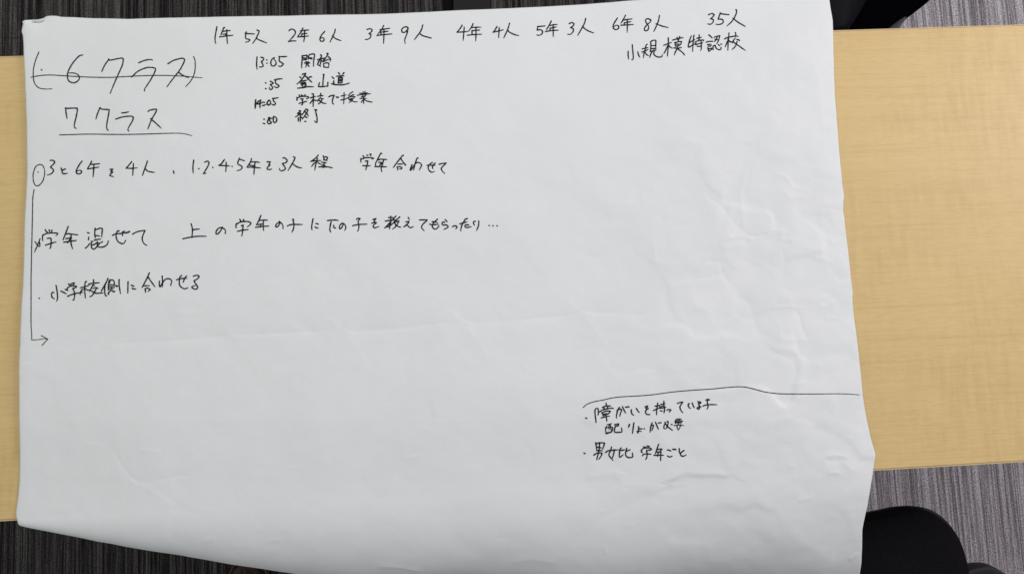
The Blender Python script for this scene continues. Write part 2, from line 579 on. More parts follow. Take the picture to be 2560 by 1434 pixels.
small = [
    ([(296, 1125), (320, 1168), (338, 1188), (362, 1207)], -0.5, 7, 0.16), ([(334, 1192), (350, 1205), (372, 1209)], .5, 5, .1), ([(362, 1208), (395, 1197), (430, 1190), (470, 1183), (490, 1184)], -0.55, 6, .15), ([(372, 1211), (410, 1238), (450, 1262)], .45, 12, .1),
    ([(222, 1112), (240, 1107), (262, 1109)], .35, 5, .1), ([(360, 1122), (372, 1121), (420, 1126)], .35, 5, .1),
    ([(425, 780), (470, 781), (520, 784)], .3, 6, .1), ([(180, 660), (230, 660), (260, 664), (310, 655)], -.3, 7, .1),
    ([(510, 1352), (545, 1341)], .5, 5, .15), ([(670, 1352), (690, 1353), (712, 1353)], .55, 6, -.15),
    ([(575, 1368), (600, 1366), (640, 1366)], .3, 6, .1), ([(1240, 1352), (1280, 1348)], -.3, 7, .1),
    ([(1012, 1143), (1035, 1138), (1060, 1135)], .4, 6, .1), ([(720, 1165), (750, 1162), (775, 1158)], .3, 6, .1),
    ([(1805, 598), (1826, 598), (1850, 592), (1862, 594), (1880, 605)], .85, 6, -.2),
    ([(1850, 591), (1890, 591), (1915, 585)], -.8, 7, -.15), ([(1750, 470), (1772, 500), (1800, 520), (1830, 560), (1862, 590)], -.7, 13, .1),
    ([(1862, 430), (1846, 480), (1850, 540), (1858, 585)], .8, 14, .1), ([(1790, 622), (1830, 620), (1858, 606)], .5, 8, 0),
    ([(1630, 600), (1633, 640), (1640, 660)], .5, 8, 0), ([(1755, 655), (1795, 656), (1805, 690), (1820, 715)], -.8, 10, 0),
    ([(1920, 433), (1960, 445), (1975, 470), (2025, 480)], .6, 8, .15), ([(1950, 480), (1975, 500), (2010, 490)], .5, 8, 0),
    ([(2100, 526), (2075, 522), (2050, 520)], -.5, 5, .1), ([(1920, 578), (1948, 579), (1950, 600), (1990, 604)], .7, 7, .15),
    ([(1948, 620), (1960, 660), (1945, 690)], -.6, 10, 0), ([(2025, 640), (2060, 650), (2085, 660)], .5, 7, .1),
    ([(1922, 776), (1935, 769), (1965, 767), (1985, 768)], .85, 6, -.2), ([(1975, 770), (1992, 790), (1998, 820), (2010, 850)], -.9, 10, .1),
    ([(2035, 762), (2060, 765), (2085, 752)], .6, 6, .1), ([(2055, 797), (2075, 792), (2085, 800)], .6, 6, .1),
    ([(1925, 812), (1940, 812), (1945, 850), (2010, 848)], .6, 8, 0), ([(1895, 850), (1925, 880), (1970, 900), (2000, 950)], -.7, 16, 0),
    ([(1970, 960), (1992, 956), (2005, 953)], .5, 5, .1), ([(1920, 1048), (1970, 1040), (2010, 1020)], .4, 10, 0),
    ([(2050, 1140), (2075, 1134), (2100, 1137), (2115, 1142)], 1.0, 6, -.25), ([(2052, 1142), (2070, 1150), (2095, 1146)], -.8, 7, 0),
    ([(2060, 1182), (2075, 1177), (2095, 1180)], .9, 5, -.2), ([(2098, 1150), (2115, 1165), (2130, 1178)], .7, 7, 0),
    ([(1985, 1253), (2010, 1249), (2030, 1245)], .7, 6, -.15), ([(1960, 1162), (1980, 1160)], .5, 6, 0),
    ([(2115, 1422), (2130, 1410), (2145, 1402)], .9, 6, .2), ([(1530, 1172), (1545, 1182), (1560, 1180)], .6, 6, .1),
    ([(1555, 1316), (1568, 1321), (1585, 1318)], .5, 6, .1), ([(1495, 1280), (1512, 1281)], .4, 5, .1),
    ([(1505, 1375), (1513, 1390), (1516, 1402)], .5, 5, 0), ([(1650, 1200), (1700, 1185), (1780, 1180), (1830, 1190)], 1.2, 26, -.5),
    ([(1460, 1190), (1520, 1180), (1560, 1200)], 0.9, 24, -.4), ([(1400, 1400), (1500, 1300), (1640, 1230), (1760, 1205)], -1.1, 40, 0),
    ([(940, 1432), (970, 1430), (1000, 1433), (1060, 1446)], 1.0, 9, -.3), ([(1270, 1420), (1330, 1410), (1400, 1425)], 0.9, 18, -.4),
    ([(1700, 980), (1760, 940), (1800, 900)], .5, 20, 0), ([(1300, 905), (1320, 925)], .35, 8, 0), ([(1520, 905), (1600, 900)], .3, 20, 0),
    ([(1830, 730), (1870, 760), (1885, 830), (1930, 850)], -.8, 18, 0), ([(1900, 320), (1890, 400), (1870, 450)], .5, 22, 0),
    ([(2010, 120), (2040, 200), (2050, 300), (2060, 420)], .4, 26, 0), ([(60, 905), (75, 912), (95, 908)], .4, 6, .1),
]
for pts, A, wd, sd in small:
    h += crease(px, py, pts, 0.98 * A, 0.70 * wd, 0.9 * sd)
# frayed, curled top left corner
cn = np.exp(-np.hypot(px - 78, py - 62) / 26.)
h += 5.0 * cn * np.clip((125 - px) / 50, 0, 1)
h += crease(px, py, [(72, 68), (92, 59), (112, 54), (128, 50)], -1.6, 4)
h = np.maximum(h, 0.35)
# offset along the local normal
du = np.gradient(G, axis=1)
dv = np.gradient(G, axis=0)
Nn = np.cross(dv, du)
Nn /= np.linalg.norm(Nn, axis=-1, keepdims=True) + 1e-12
Nn *= np.sign(Nn[..., 2:3] + 1e-9)
lift = np.where(Vall <= 1, h, h)
G = G + Nn * (lift / 1000.)[..., None]
rows, cols = G.shape[:2]
vs = G.reshape(-1, 3)
idx = np.arange(rows * cols).reshape(rows, cols)
fs = np.stack([idx[1:, :-1], idx[1:, 1:], idx[:-1, 1:], idx[:-1, :-1]], -1).reshape(-1, 4)
org = Vector((float(G[..., 0].mean()), 0.1, TZ))
paper = empty('paper_sheet', org)
tag(paper, 'large creased white sheet of handwritten Japanese notes draped over the wooden table', 'paper')
me = bpy.data.meshes.new('sheet')
me.from_pydata(vs.tolist(), [], fs.tolist())
me.update()
BV = BVHTree.FromPolygons([Vector(v) for v in vs.tolist()], fs.tolist())
sheet = link('sheet', me, M_paper, paper)
so = sheet.modifiers.new('thickness', 'SOLIDIFY')
so.thickness = 0.00025
so.offset = -1
# the frayed second lip that curls up at the top left corner
A_ = catmull([(66.5, 62.5), (76, 56), (84, 51.2), (93, 51.8), (104, 51), (114, 48.3), (121, 46.3)], 4)
B_ = catmull([(72, 63.5), (81, 59), (90, 55.6), (98, 54.2), (107, 52.6), (115, 50), (122, 47.2)], 4)
vs, fs = [], []
for k, (a, b) in enumerate(zip(A_, B_)):
    t = k / (len(A_) - 1)
    up = 0.0075 * math.sin(math.pi * min(1, t * 1.05 + .02))
    vs += [un(a[0], a[1], TZ + .003 + up), un((a[0] + b[0]) / 2, (a[1] + b[1]) / 2, TZ + .0035 + up * 1.1), un(b[0], b[1], TZ + .003 + up * .8)]
    if k:
        i = 3 * k
        fs += [(i - 3, i - 2, i + 1, i), (i - 2, i - 1, i + 2, i + 1)]
cc_ = mesh('curled_corner', vs, fs, M_paper, paper)
md_ = cc_.modifiers.new('thickness', 'SOLIDIFY')
md_.thickness = 0.0003

# ------------------------------------------------------------------ handwriting
exec_k = 0


def cast(x, y, lift):
    d = RM @ np.array([x - CXP, -(y - CYP), -FPX])
    d /= np.linalg.norm(d)
    hit = BV.ray_cast(Vector(CAM), Vector(d))
    p = hit[0] if hit[0] is not None else Vector(un(x, y, TZ + .002))
    return p + Vector((0, 0, lift))


def stroke_pts(P):
    """smooth a traced stroke, keeping sharp corners sharp"""
    P = [np.array(p, float) for p in P]
    if len(P) < 3:
        return catmull(P, 4)
    parts, cur = [], [P[0]]
    for i in range(1, len(P) - 1):
        cur.append(P[i])
        a, b = P[i] - P[i - 1], P[i + 1] - P[i]
        ca = (a @ b) / (np.linalg.norm(a) * np.linalg.norm(b) + 1e-9)
        if ca < 0.25:
            parts.append(cur)
            cur = [P[i]]
    cur.append(P[-1])
    parts.append(cur)
    out = []
    for c in parts:
        q = catmull(c, 5)
        out += q if not out else q[1:]
    return out


def ribbon(vs, fs, P, wpx):
    global exec_k
    exec_k += 1
    lift = 0.00022 + (exec_k % 40) * 0.000004
    Q = stroke_pts(P)
    n = len(Q)
    L = sum(np.linalg.norm(Q[i + 1] - Q[i]) for i in range(n - 1))
    ph = rng.random() * 6
    acc = 0
    b0 = len(vs)
    for i, q in enumerate(Q):
        t = (Q[min(i + 1, n - 1)] - Q[max(i - 1, 0)])
        t = t / (np.linalg.norm(t) + 1e-9)
        nv = np.array([-t[1], t[0]])
        if i:
            acc += np.linalg.norm(q - Q[i - 1])
        f = acc / (L + 1e-9)
        ww = wpx * (1.04 + 0.08 * math.sin(ph + acc * 0.35) - 0.28 * max(0, f - .72) / .28 * (L > 8))
        vs.append(cast(*(q + nv * ww / 2), lift))
        vs.append(cast(*(q - nv * ww / 2), lift))
        if i:
            a = b0 + 2 * (i - 1)
            fs.append((a, a + 1, a + 3, a + 2))
    for q, ww in ((Q[0], wpx * 1.06), (Q[-1], wpx * (.8 if L > 8 else 1.0))):
        exec_k += 1
        c0 = len(vs)
        for k in range(8):
            a = k / 8 * 2 * math.pi
            vs.append(cast(q[0] + math.cos(a) * ww / 2, q[1] + math.sin(a) * ww / 2, lift + 0.000007))
        fs.append(tuple(range(c0 + 7, c0 - 1, -1)))
    # corner discs
    for i in range(1, len(P) - 1):
        a, b = np.array(P[i]) - np.array(P[i - 1]), np.array(P[i + 1]) - np.array(P[i])
        if (a @ b) / (np.linalg.norm(a) * np.linalg.norm(b) + 1e-9) < .25:
            c0 = len(vs)
            for k in range(8):
                an = k / 8 * 2 * math.pi
                vs.append(cast(P[i][0] + math.cos(an) * wpx / 2, P[i][1] + math.sin(an) * wpx / 2, lift + 0.000011))
            fs.append(tuple(range(c0 + 7, c0 - 1, -1)))


Z = 15.93


def write(name, label, blocks, wpx=2.9, mat=None, parent=None):
    """blocks: (ox, oy, k, 'x,y x,y; x,y ...' [, width])"""
    items = []
    for b in blocks:
        ox, oy, k, txt = b[:4]
        ww = b[4] if len(b) > 4 else wpx
        for st in txt.split(';'):
            st = st.split()
            if not st:
                continue
            P = [tuple(float(c) for c in q.split(',')) for q in st]
            P = [(ox + x / k, oy + y / k) for x, y in P]
            if len(P) == 1:
                P = [(P[0][0] - .6, P[0][1] - .3), (P[0][0] + .6, P[0][1] + .3)]
            items.append((P, ww * INKW))
    # words: strokes that lie close together
    n = len(items)
    par = list(range(n))

    def root(i):
        while par[i] != i:
            i = par[i]
        return i
    bb = [(min(p[0] for p in P), min(p[1] for p in P), max(p[0] for p in P), max(p[1] for p in P)) for P, _ in items]

    def gap(a, b):
        return max(a[0] - b[2], b[0] - a[2], a[1] - b[3], b[1] - a[3], 0)
    for i in range(n):
        for j in range(i):
            if gap(bb[i], bb[j]) < 20:
                par[root(i)] = root(j)
    groups = {}
    for i in range(n):
        groups.setdefault(root(i), []).append(i)
    groups = sorted(groups.values(), key=lambda g: min(bb[i][0] for i in g))
    big = [g for g in groups if len(g) > 1 or len(groups) == 1] or groups[:1]
    lone = []
    for g in groups:
        if g not in big:            # lone dots join the nearest word, far ones stay parts of their own
            if min(gap(bb[i], bb[g[0]]) for q in big for i in q) > 23:
                lone.append(g)
                continue
            min(big, key=lambda q: min(gap(bb[i], bb[g[0]]) for i in q)).extend(g)
    o = None
    for g in big + lone:
        vs, fs = [], []
        for i in sorted(g):
            ribbon(vs, fs, *items[i])
        q = mesh('handwritten_dot' if g in lone else name, vs, fs, mat or M_ink, parent or paper, smooth=False)
        o = o or q
    if label and len(big) == 1:
        o['label'] = label
    return o


INKW = 1.2
hw = 'handwritten_words'
hd = write('handwritten_heading', 'large crossed-out heading in brackets', [
    (0, 0, 4, '390,522 355,610 335,700 335,780 350,840 390,880 450,892 520,890; 1936,568 1950,605 1953,680 1940,750 1905,815 1858,868', 2.1),
    (0, 0, 4, '412,700 420,702; 826,552 790,565 735,625 690,700 675,755 685,805 715,826 750,828 785,805 795,775 775,745 735,732 690,732;'
     '1090,597 1050,650 1018,718; 1085,592 1105,603 1210,583 1235,592 1225,650 1195,720 1150,820 1103,935;'
     '1388,630 1450,605 1515,597 1524,605; 1318,772 1380,715 1470,678 1540,680 1558,692 1540,740 1495,820 1448,890 1447,912;'
     '1680,640 1740,605 1820,585 1848,595 1840,625 1800,700 1730,790 1670,870; 1785,725 1830,755 1885,778', 2.7)], mat=M_inkg)
write('strikethrough', None, [(0, 0, 4, '312,775 400,758 500,752 620,758 780,768 960,775 1130,775 1300,765 1500,757 1680,757 1850,765 1960,775 2022,780', 1.9)],
      mat=M_inkg, parent=hd)
hd2 = write('handwritten_heading', 'large underlined heading', [
    (0, 0, 4, '658,1080 662,1130 672,1185; 655,1082 665,1085 760,1083 775,1095 765,1160 748,1230 745,1270 762,1286;'
     '1000,1078 975,1140 960,1192; 1000,1077 1020,1093 1085,1098 1092,1110 1080,1180 1068,1250 1070,1290 1085,1306;'
     '1218,1130 1250,1128 1286,1120; 1158,1192 1230,1170 1310,1163 1335,1175 1325,1210 1290,1270 1280,1300 1290,1312;'
     '1482,1115 1500,1103 1555,1093 1568,1098 1555,1130 1515,1200 1480,1290; 1508,1188 1550,1225 1612,1282', 2.8)], mat=M_inkg)
write('underline', None, [(0, 0, 4, '597,1350 700,1347 900,1342 1100,1345 1300,1345 1500,1340 1650,1335 1780,1333 1850,1340 1920,1358', 2.0)], mat=M_inkg, parent=hd2)

write(hw, 'top line of class sizes', [
    (525, 55, Z, '280,200 245,380 210,580 205,740 232,865; 590,240 550,240 500,370 435,530; 530,380 650,365 810,350; 530,500 630,490 690,470;'
     '385,605 640,570 915,540; 675,320 670,560 700,870; 625,490 640,560;'
     '1445,400 1425,520 1415,630 1440,675 1530,695 1590,720 1530,790 1415,815; 1395,450 1450,465 1600,480 1775,485;'
     '1870,330 1965,370 1930,470 1840,660 1705,860; 1845,665 2000,740 2255,845'),
    (640, 0, 4, '330,310 355,293 385,305 395,330 375,365 325,420; 325,418 360,412 402,412; 470,283 450,325 420,365; 445,312 480,306 528,303;'
     '458,342 490,338 512,336; 418,372 470,368 525,362; 487,308 485,370 478,422; 460,342 458,368;'
     '688,318 655,355 640,395 650,415 675,412 682,395 670,380 645,385; 793,295 785,330 740,425; 768,355 790,385 850,410;'
     '1110,298 1140,290 1162,300 1155,320 1128,340 1150,345 1145,375 1120,395 1092,397;'
     '1278,258 1255,300 1218,345; 1240,300 1290,293 1338,285; 1248,325 1285,320 1322,315; 1210,358 1270,350 1360,342; 1280,292 1280,350 1276,437; 1248,325 1250,350;'
     '1522,290 1510,272 1480,275 1458,298 1462,325 1490,325 1515,300 1522,280 1510,340 1488,400 1493,437; 1668,252 1650,310 1585,400; 1635,335 1670,360 1755,384;'
     '2062,255 2040,290 2010,325 2070,322 2118,318; 2082,275 2078,330 2072,405;'
     '2172,238 2155,275 2125,315; 2150,280 2200,275 2250,275; 2158,310 2200,306 2238,303; 2115,355 2180,348 2255,345; 2200,280 2200,345 2197,412; 2160,312 2160,345;'
     '2410,268 2385,310 2370,325 2430,312 2472,300; 2432,280 2430,320 2427,378; 2535,235 2520,290 2478,382; 2512,305 2545,330 2590,350 2628,358'),
    (1280, 0, 4, '258,265 252,305 285,300 305,315 300,340 275,355 248,352; 258,270 290,266 332,262;'
     '393,213 375,250 345,300; 370,262 410,250 452,247; 382,285 415,277 445,272; 335,318 400,308 462,305; 412,255 412,310 413,368; 382,285 380,312;'
     '570,240 600,228 622,240 610,262 585,280 612,290 610,320 585,345 555,345; 737,188 720,245 658,355; 705,270 750,305 815,333;'
     '1055,183 1030,220 1012,260 1018,290 1045,298 1065,285 1068,262 1045,255 1020,268;'
     '1135,155 1118,190 1090,235; 1110,205 1150,198 1200,192; 1122,232 1155,226 1188,220; 1090,255 1150,252 1213,248; 1153,205 1153,255 1152,325; 1122,232 1122,255;'
     '1388,200 1355,190 1335,205 1345,235 1365,265 1360,300 1335,312 1322,295 1345,255 1380,225 1390,210 1375,198; 1475,158 1460,225 1418,318; 1440,240 1490,260 1560,278;'
     '1965,150 2000,138 2022,150 2005,175 1985,190 2012,200 2010,225 1985,245 1955,242; 2083,130 2072,165 2060,195 2095,195 2112,210 2105,235 2070,248 2038,245; 2085,140 2125,145 2170,150;'
     '2237,100 2246,108 2238,150 2200,215 2150,262; 2210,185 2260,225 2332,267')], 2.6)

write(hw, 'line under the top line at the right', [
    (1560, 75, Z, '330,600 345,800 365,1000 370,1120 345,1195 305,1190; 165,860 165,1020 185,1165; 555,880 570,980 625,1090;'
     '725,760 830,735 950,715; 710,890 830,850 960,780; 925,575 880,620 850,740 800,920 775,1115; 840,900 900,990 970,1025;'
     '1060,470 1070,600 1060,750 1040,880; 1065,475 1150,425 1260,415 1270,450 1265,600 1268,820; 1090,630 1240,630; 1090,750 1215,745 1200,790; 1050,860 1150,835 1230,830;'
     '1130,860 1060,980 1025,1105; 1210,850 1185,920 1200,990 1280,1060 1400,1090 1500,1070 1525,1040 1515,995;'
     '1580,620 1740,560 1890,505; 1765,320 1765,600 1745,850 1730,1050; 1740,640 1660,820 1590,945; 1785,620 1850,700 1930,735;'
     '1935,415 2120,360 2360,310; 2115,300 2130,400; 2225,265 2195,340 2170,450; 2025,500 2040,580 2055,665; 2040,520 2150,480 2290,465 2270,550 2220,625;'
     '2070,575 2190,575; 2070,650 2210,630; 1990,720 2120,735 2285,710; 2130,650 2110,760 2050,880 2000,1005; 2140,760 2260,850 2350,930 2415,1010'),
    (1710, 75, Z, '290,250 240,370 200,500 170,660 215,690 300,630 410,575 490,525; 205,520 300,460 430,400; 395,215 375,400 350,650 345,860;'
     '510,340 600,320 695,305; 605,205 605,330 590,450; 440,490 550,440 700,410 785,410 760,450; 470,600 600,550 740,520; 685,430 690,600 685,760 665,820; 530,655 600,665 680,635;'
     '985,205 1060,265 1125,340; 880,495 1000,465 1155,460; 935,595 1000,583 1080,580; 960,655 1030,648 1090,640; 945,720 970,800 995,870; 960,770 1060,740 1110,745 1080,800 1000,850;'
     '1195,300 1300,265 1425,235 1400,350 1350,480 1310,550; 1320,290 1280,390 1210,480; 1235,375 1330,390;'
     '1160,790 1155,690 1175,640 1250,610; 1250,640 1270,720 1330,770 1410,800 1465,770 1475,730 1465,690; 1365,590 1410,630; 1460,570 1500,580;'
     '1615,365 1740,305 1900,275 2050,250 2160,265; 1790,130 1780,300 1760,500 1745,820; 1735,450 1690,560 1640,680; 1740,375 1800,440 1860,490 1950,475;'
     '2045,110 2060,190 2050,290; 2030,355 1970,420 1935,530; 2100,385 2170,400 2215,430; 2115,465 2080,580 2020,690 1915,780; 1965,480 2080,575 2200,650 2320,740 2440,820')], 2.6)

write(hw, 'first line of the timetable', [
    (630, 125, Z, '205,285 190,450 185,600 205,775; 355,300 440,315 470,370 430,430 375,465 420,560 450,640 410,675 330,690 295,675; 585,403 600,410; 592,530 605,537;'
     '900,325 840,340 770,430 750,530 780,620 850,650 930,610 965,540 940,450 880,385; 1080,270 1230,275 1390,265; 1095,285 1085,420 1110,465 1180,510 1255,560 1220,610 1160,655 1100,660 1055,640'),
    (730, 125, Z, '410,235 405,400 390,600 390,725; 420,250 520,225 610,225 590,300 560,385; 430,320 570,345; 420,395 540,395 610,375; 660,365 660,280 690,200;'
     '690,195 800,170 880,170 900,210 880,350 860,500 860,660; 690,320 790,325; 680,335 800,370; 550,475 620,490 680,480; 500,530 600,530 720,530; 580,490 570,600 550,695; 620,490 640,600 690,675;'
     '1140,200 1180,240 1140,330 1080,450 1015,585 1140,660; 1160,410 1150,500 1110,640; 1020,400 1130,360 1300,330; 1390,145 1440,155 1390,260 1290,380 1210,460 1240,475 1380,410 1500,375;'
     '1460,275 1520,340 1540,400 1520,455; 1265,545 1265,620 1275,700; 1270,545 1380,520 1455,530 1470,570 1465,660; 1300,690 1380,700 1465,705')], 2.75)
write(hw, 'second line of the timetable', [
    (640, 165, Z, '375,670 400,690; 380,905 415,915; 570,615 640,645 690,690 640,725 570,745 640,820 670,870 630,930 590,945 545,920 535,860;'
     '740,565 800,540 920,525 1045,515; 795,560 770,660 800,710 870,755 920,800 880,850 800,865 740,825;'
     '1750,440 1795,485; 1845,345 1900,320 1985,300 1960,350 1880,470 1780,600 1630,730; 1935,385 2010,450 2080,520 2225,655; 2215,445 2150,440 2090,500; 2030,440 2070,540;'
     '1790,620 1900,595 2010,580; 1775,690 1870,670 1985,660; 1800,710 1900,700 1985,680; 1775,690 1830,740 1990,725; 1820,770 1870,820; 1995,740 1990,780 1930,830; 1665,890 1900,865 2100,830 2290,835'),
    (640, 0, 4, '672,748 680,745 672,800 668,870; 635,830 625,868; 625,868 670,868 712,862; 720,825 717,868'),
    (730, 125, Z, '1600,1080 1670,1150; 1665,1240 1660,1300 1690,1350; 1580,1350 1700,1385 1850,1395 2000,1395 2150,1370 2285,1325; 1850,910 1900,970; 2075,905 2020,970;'
     '1775,1055 1900,1040 2075,1035; 1960,1060 1900,1100; 1855,1110 1850,1220 1835,1325; 1870,1115 2010,1110 2005,1210 1995,1310; 1870,1190 2000,1180; 1870,1245 1990,1240; 1850,1320 2000,1310')], 2.8)
write(hw, 'third line of the timetable', [
    (630, 225, Z, '150,405 140,550 130,735', 3.6),
    (630, 225, Z, '275,440 180,560 300,555 400,515; 345,405 320,560 325,710; 680,410 620,480 615,570 670,610 730,560 745,480 700,420', 3.1),
    (630, 225, Z, '425,490 505,500; 420,625 490,615 560,575; 815,345 930,335 1050,310; 845,340 855,430 890,480 935,530 910,590 850,605 790,570'),
    (730, 225, Z, '280,205 330,260; 380,200 430,250; 525,195 490,255; 200,300 200,420; 215,330 330,275 450,260 600,265 670,295 640,335 570,355; 355,365 450,370 400,400 430,480 425,560 400,600 375,600; 290,540 430,500 595,455;'
     '740,320 840,290 935,270; 800,160 860,165 850,400 845,675; 830,390 770,480 715,545; 860,380 910,425 1000,415; 1145,140 1150,230; 1020,260 1130,240 1245,235; 1140,310 1070,380 1020,455; 1170,360 1245,355; 1185,375 1170,440 1120,510 1050,565; 1060,405 1150,470 1250,530 1355,545;'
     '1465,275 1580,230 1690,215 1640,320 1610,430 1620,530 1660,575; 1770,285 1810,310; 1830,290 1860,300'),
    (800, 225, Z, '850,250 950,220 1050,205; 960,115 960,300 945,560; 835,405 1000,370 1120,310; 1310,75 1200,150 1135,230 1180,250; 1350,190 1220,235; 1130,310 1250,270 1400,275 1340,330; 1130,330 1160,390 1200,420; 1180,380 1270,340 1310,345 1280,420 1220,470 1160,510; 1180,390 1280,440 1390,480 1485,470; 1200,370 1260,390;'
     '1715,80 1720,170; 1795,60 1790,170; 1590,130 1680,150 1890,115; 1490,220 1700,180 2005,155; 1700,200 1720,260; 1850,180 1780,250; 1650,280 1800,265; 1595,345 1850,340; 1740,270 1740,400 1740,550; 1710,410 1645,495; 1770,390 1880,450 2085,490', 2.4)], 2.75)
write(hw, 'last line of the timetable', [
    (630, 225, Z, '475,1165 495,1177; 450,1330 515,1350; 720,1100 660,1105 680,1200 780,1300 740,1340 670,1345 620,1290 630,1210 680,1170 770,1140 850,1115; 870,1060 850,1180 860,1270 910,1310 970,1260 990,1160 940,1080 850,1060'),
    (730, 225, Z, '290,830 350,840 280,900 220,940 340,955; 330,920 250,1010 140,1080; 330,940 410,990; 330,980 335,1100 330,1270; 255,1110 255,1235; 360,1080 400,1110; 430,960 500,850 565,760;'
     '565,765 640,800 600,890 520,1020 410,1160; 520,880 600,940 655,1050; 545,1080 600,1105; 515,1255 560,1265; 905,790 990,800 945,860 970,970 1000,1110 1000,1230 990,1300 950,1295 895,1240')], 2.85)

write(hw, 'long line beginning with a circle', [
    (0, 358, 4, '440,240 420,218 390,215 355,240 333,310 335,375 350,415 375,427 400,415 430,375 447,310 445,260 430,228; 380,288 385,290', 2.0),
    (0, 358, 4, '505,172 530,172 547,185 540,205 505,240 535,265 530,290 505,310 475,318; 612,248 622,275; 655,258 630,270 622,290 635,305 675,302;'
     '822,180 795,215 768,265 765,295 785,308 810,300 818,280 800,270 772,280; 918,180 900,215 875,255; 905,212 950,210 998,206; 878,258 935,248 990,240; 940,210 938,260 932,337;'
     '1102,262 1130,260 1108,285 1130,288 1105,310 1100,325 1135,335; 1318,185 1290,220 1262,250 1320,252 1372,247; 1335,205 1332,260 1328,322; 1475,178 1460,225 1425,322; 1450,250 1480,280 1545,293;'
     '1735,278 1742,302; 1938,170 1930,240 1933,300; 1990,255; 2048,190 2075,180 2090,195 2080,230 2035,305 2062,300; 2130,242; 2245,165 2215,205 2188,222 2245,225 2293,228; 2262,190 2262,230 2258,285; 2322,232;'
     '2395,150 2378,205 2410,225 2422,245 2405,265 2372,275; 2392,160 2420,168 2446,178'),
    (600, 380, Z, '460,265 420,400 280,605; 430,400 600,395 785,415; 390,530 560,545; 280,605 520,610 820,640; 605,400 580,600 555,890; 510,560 600,590;'
     '1080,395 1210,395 1150,520 1195,520 1080,640 1110,690 1180,700 1265,680; 1715,245 1770,230 1850,290 1880,360 1820,430 1690,460 1810,640 1770,710 1660,750 1590,720 1575,655;'
     '2130,190 2200,225 2150,340 2050,520 1920,735; 2090,450 2200,550 2330,615 2460,635'),
    (760, 370, Z, '570,285 480,390 350,490 265,530; 270,535 480,510 675,500; 540,410 490,560 460,720 430,880; 470,590 400,620 300,740; 520,550 580,600 660,640; 770,315 790,400 830,480; 830,360 900,355 945,410 890,465;'
     '780,475 930,500; 705,570 890,595; 810,580 790,700 770,790; 705,680 800,700 870,730; 595,755 800,755 950,755 1130,790'),
    (890, 370, Z, '280,315 325,380; 430,295 480,290; 550,250 600,250 590,310; 195,425 190,500 205,575; 200,430 270,435 350,395 500,385 640,390 705,415 630,440; 370,530 470,505 450,650 390,870; 270,700 430,715 570,705;'
     '1025,225 985,220 870,440 790,600 780,695; 880,475 1000,450 1230,465; 905,570 1030,575 930,725; 755,740 1000,745 1220,755; 1110,460 1040,700 1005,830 1030,945;'
     '1890,300 1850,310 1650,560 1490,780; 1790,420 1860,540 1980,680 1960,700; 1675,645 1770,640 1870,640; 1640,750 1665,870; 1650,760 1750,745 1835,795 1790,840 1735,830'),
    (980, 370, Z, '1040,405 1000,410 930,600 860,880; 800,660 720,880 760,880 880,690 960,600 1050,580 1140,620 1180,680 1150,760 1090,875; 1400,690 1550,685 1720,690; 1610,580 1540,620 1450,740 1455,850 1530,940 1610,965 1690,930;'
     '1725,605 1660,660 1610,760 1630,825; 1880,650 2000,620 2160,600 2050,710 1970,800 1990,900 2100,1015')], 2.7)

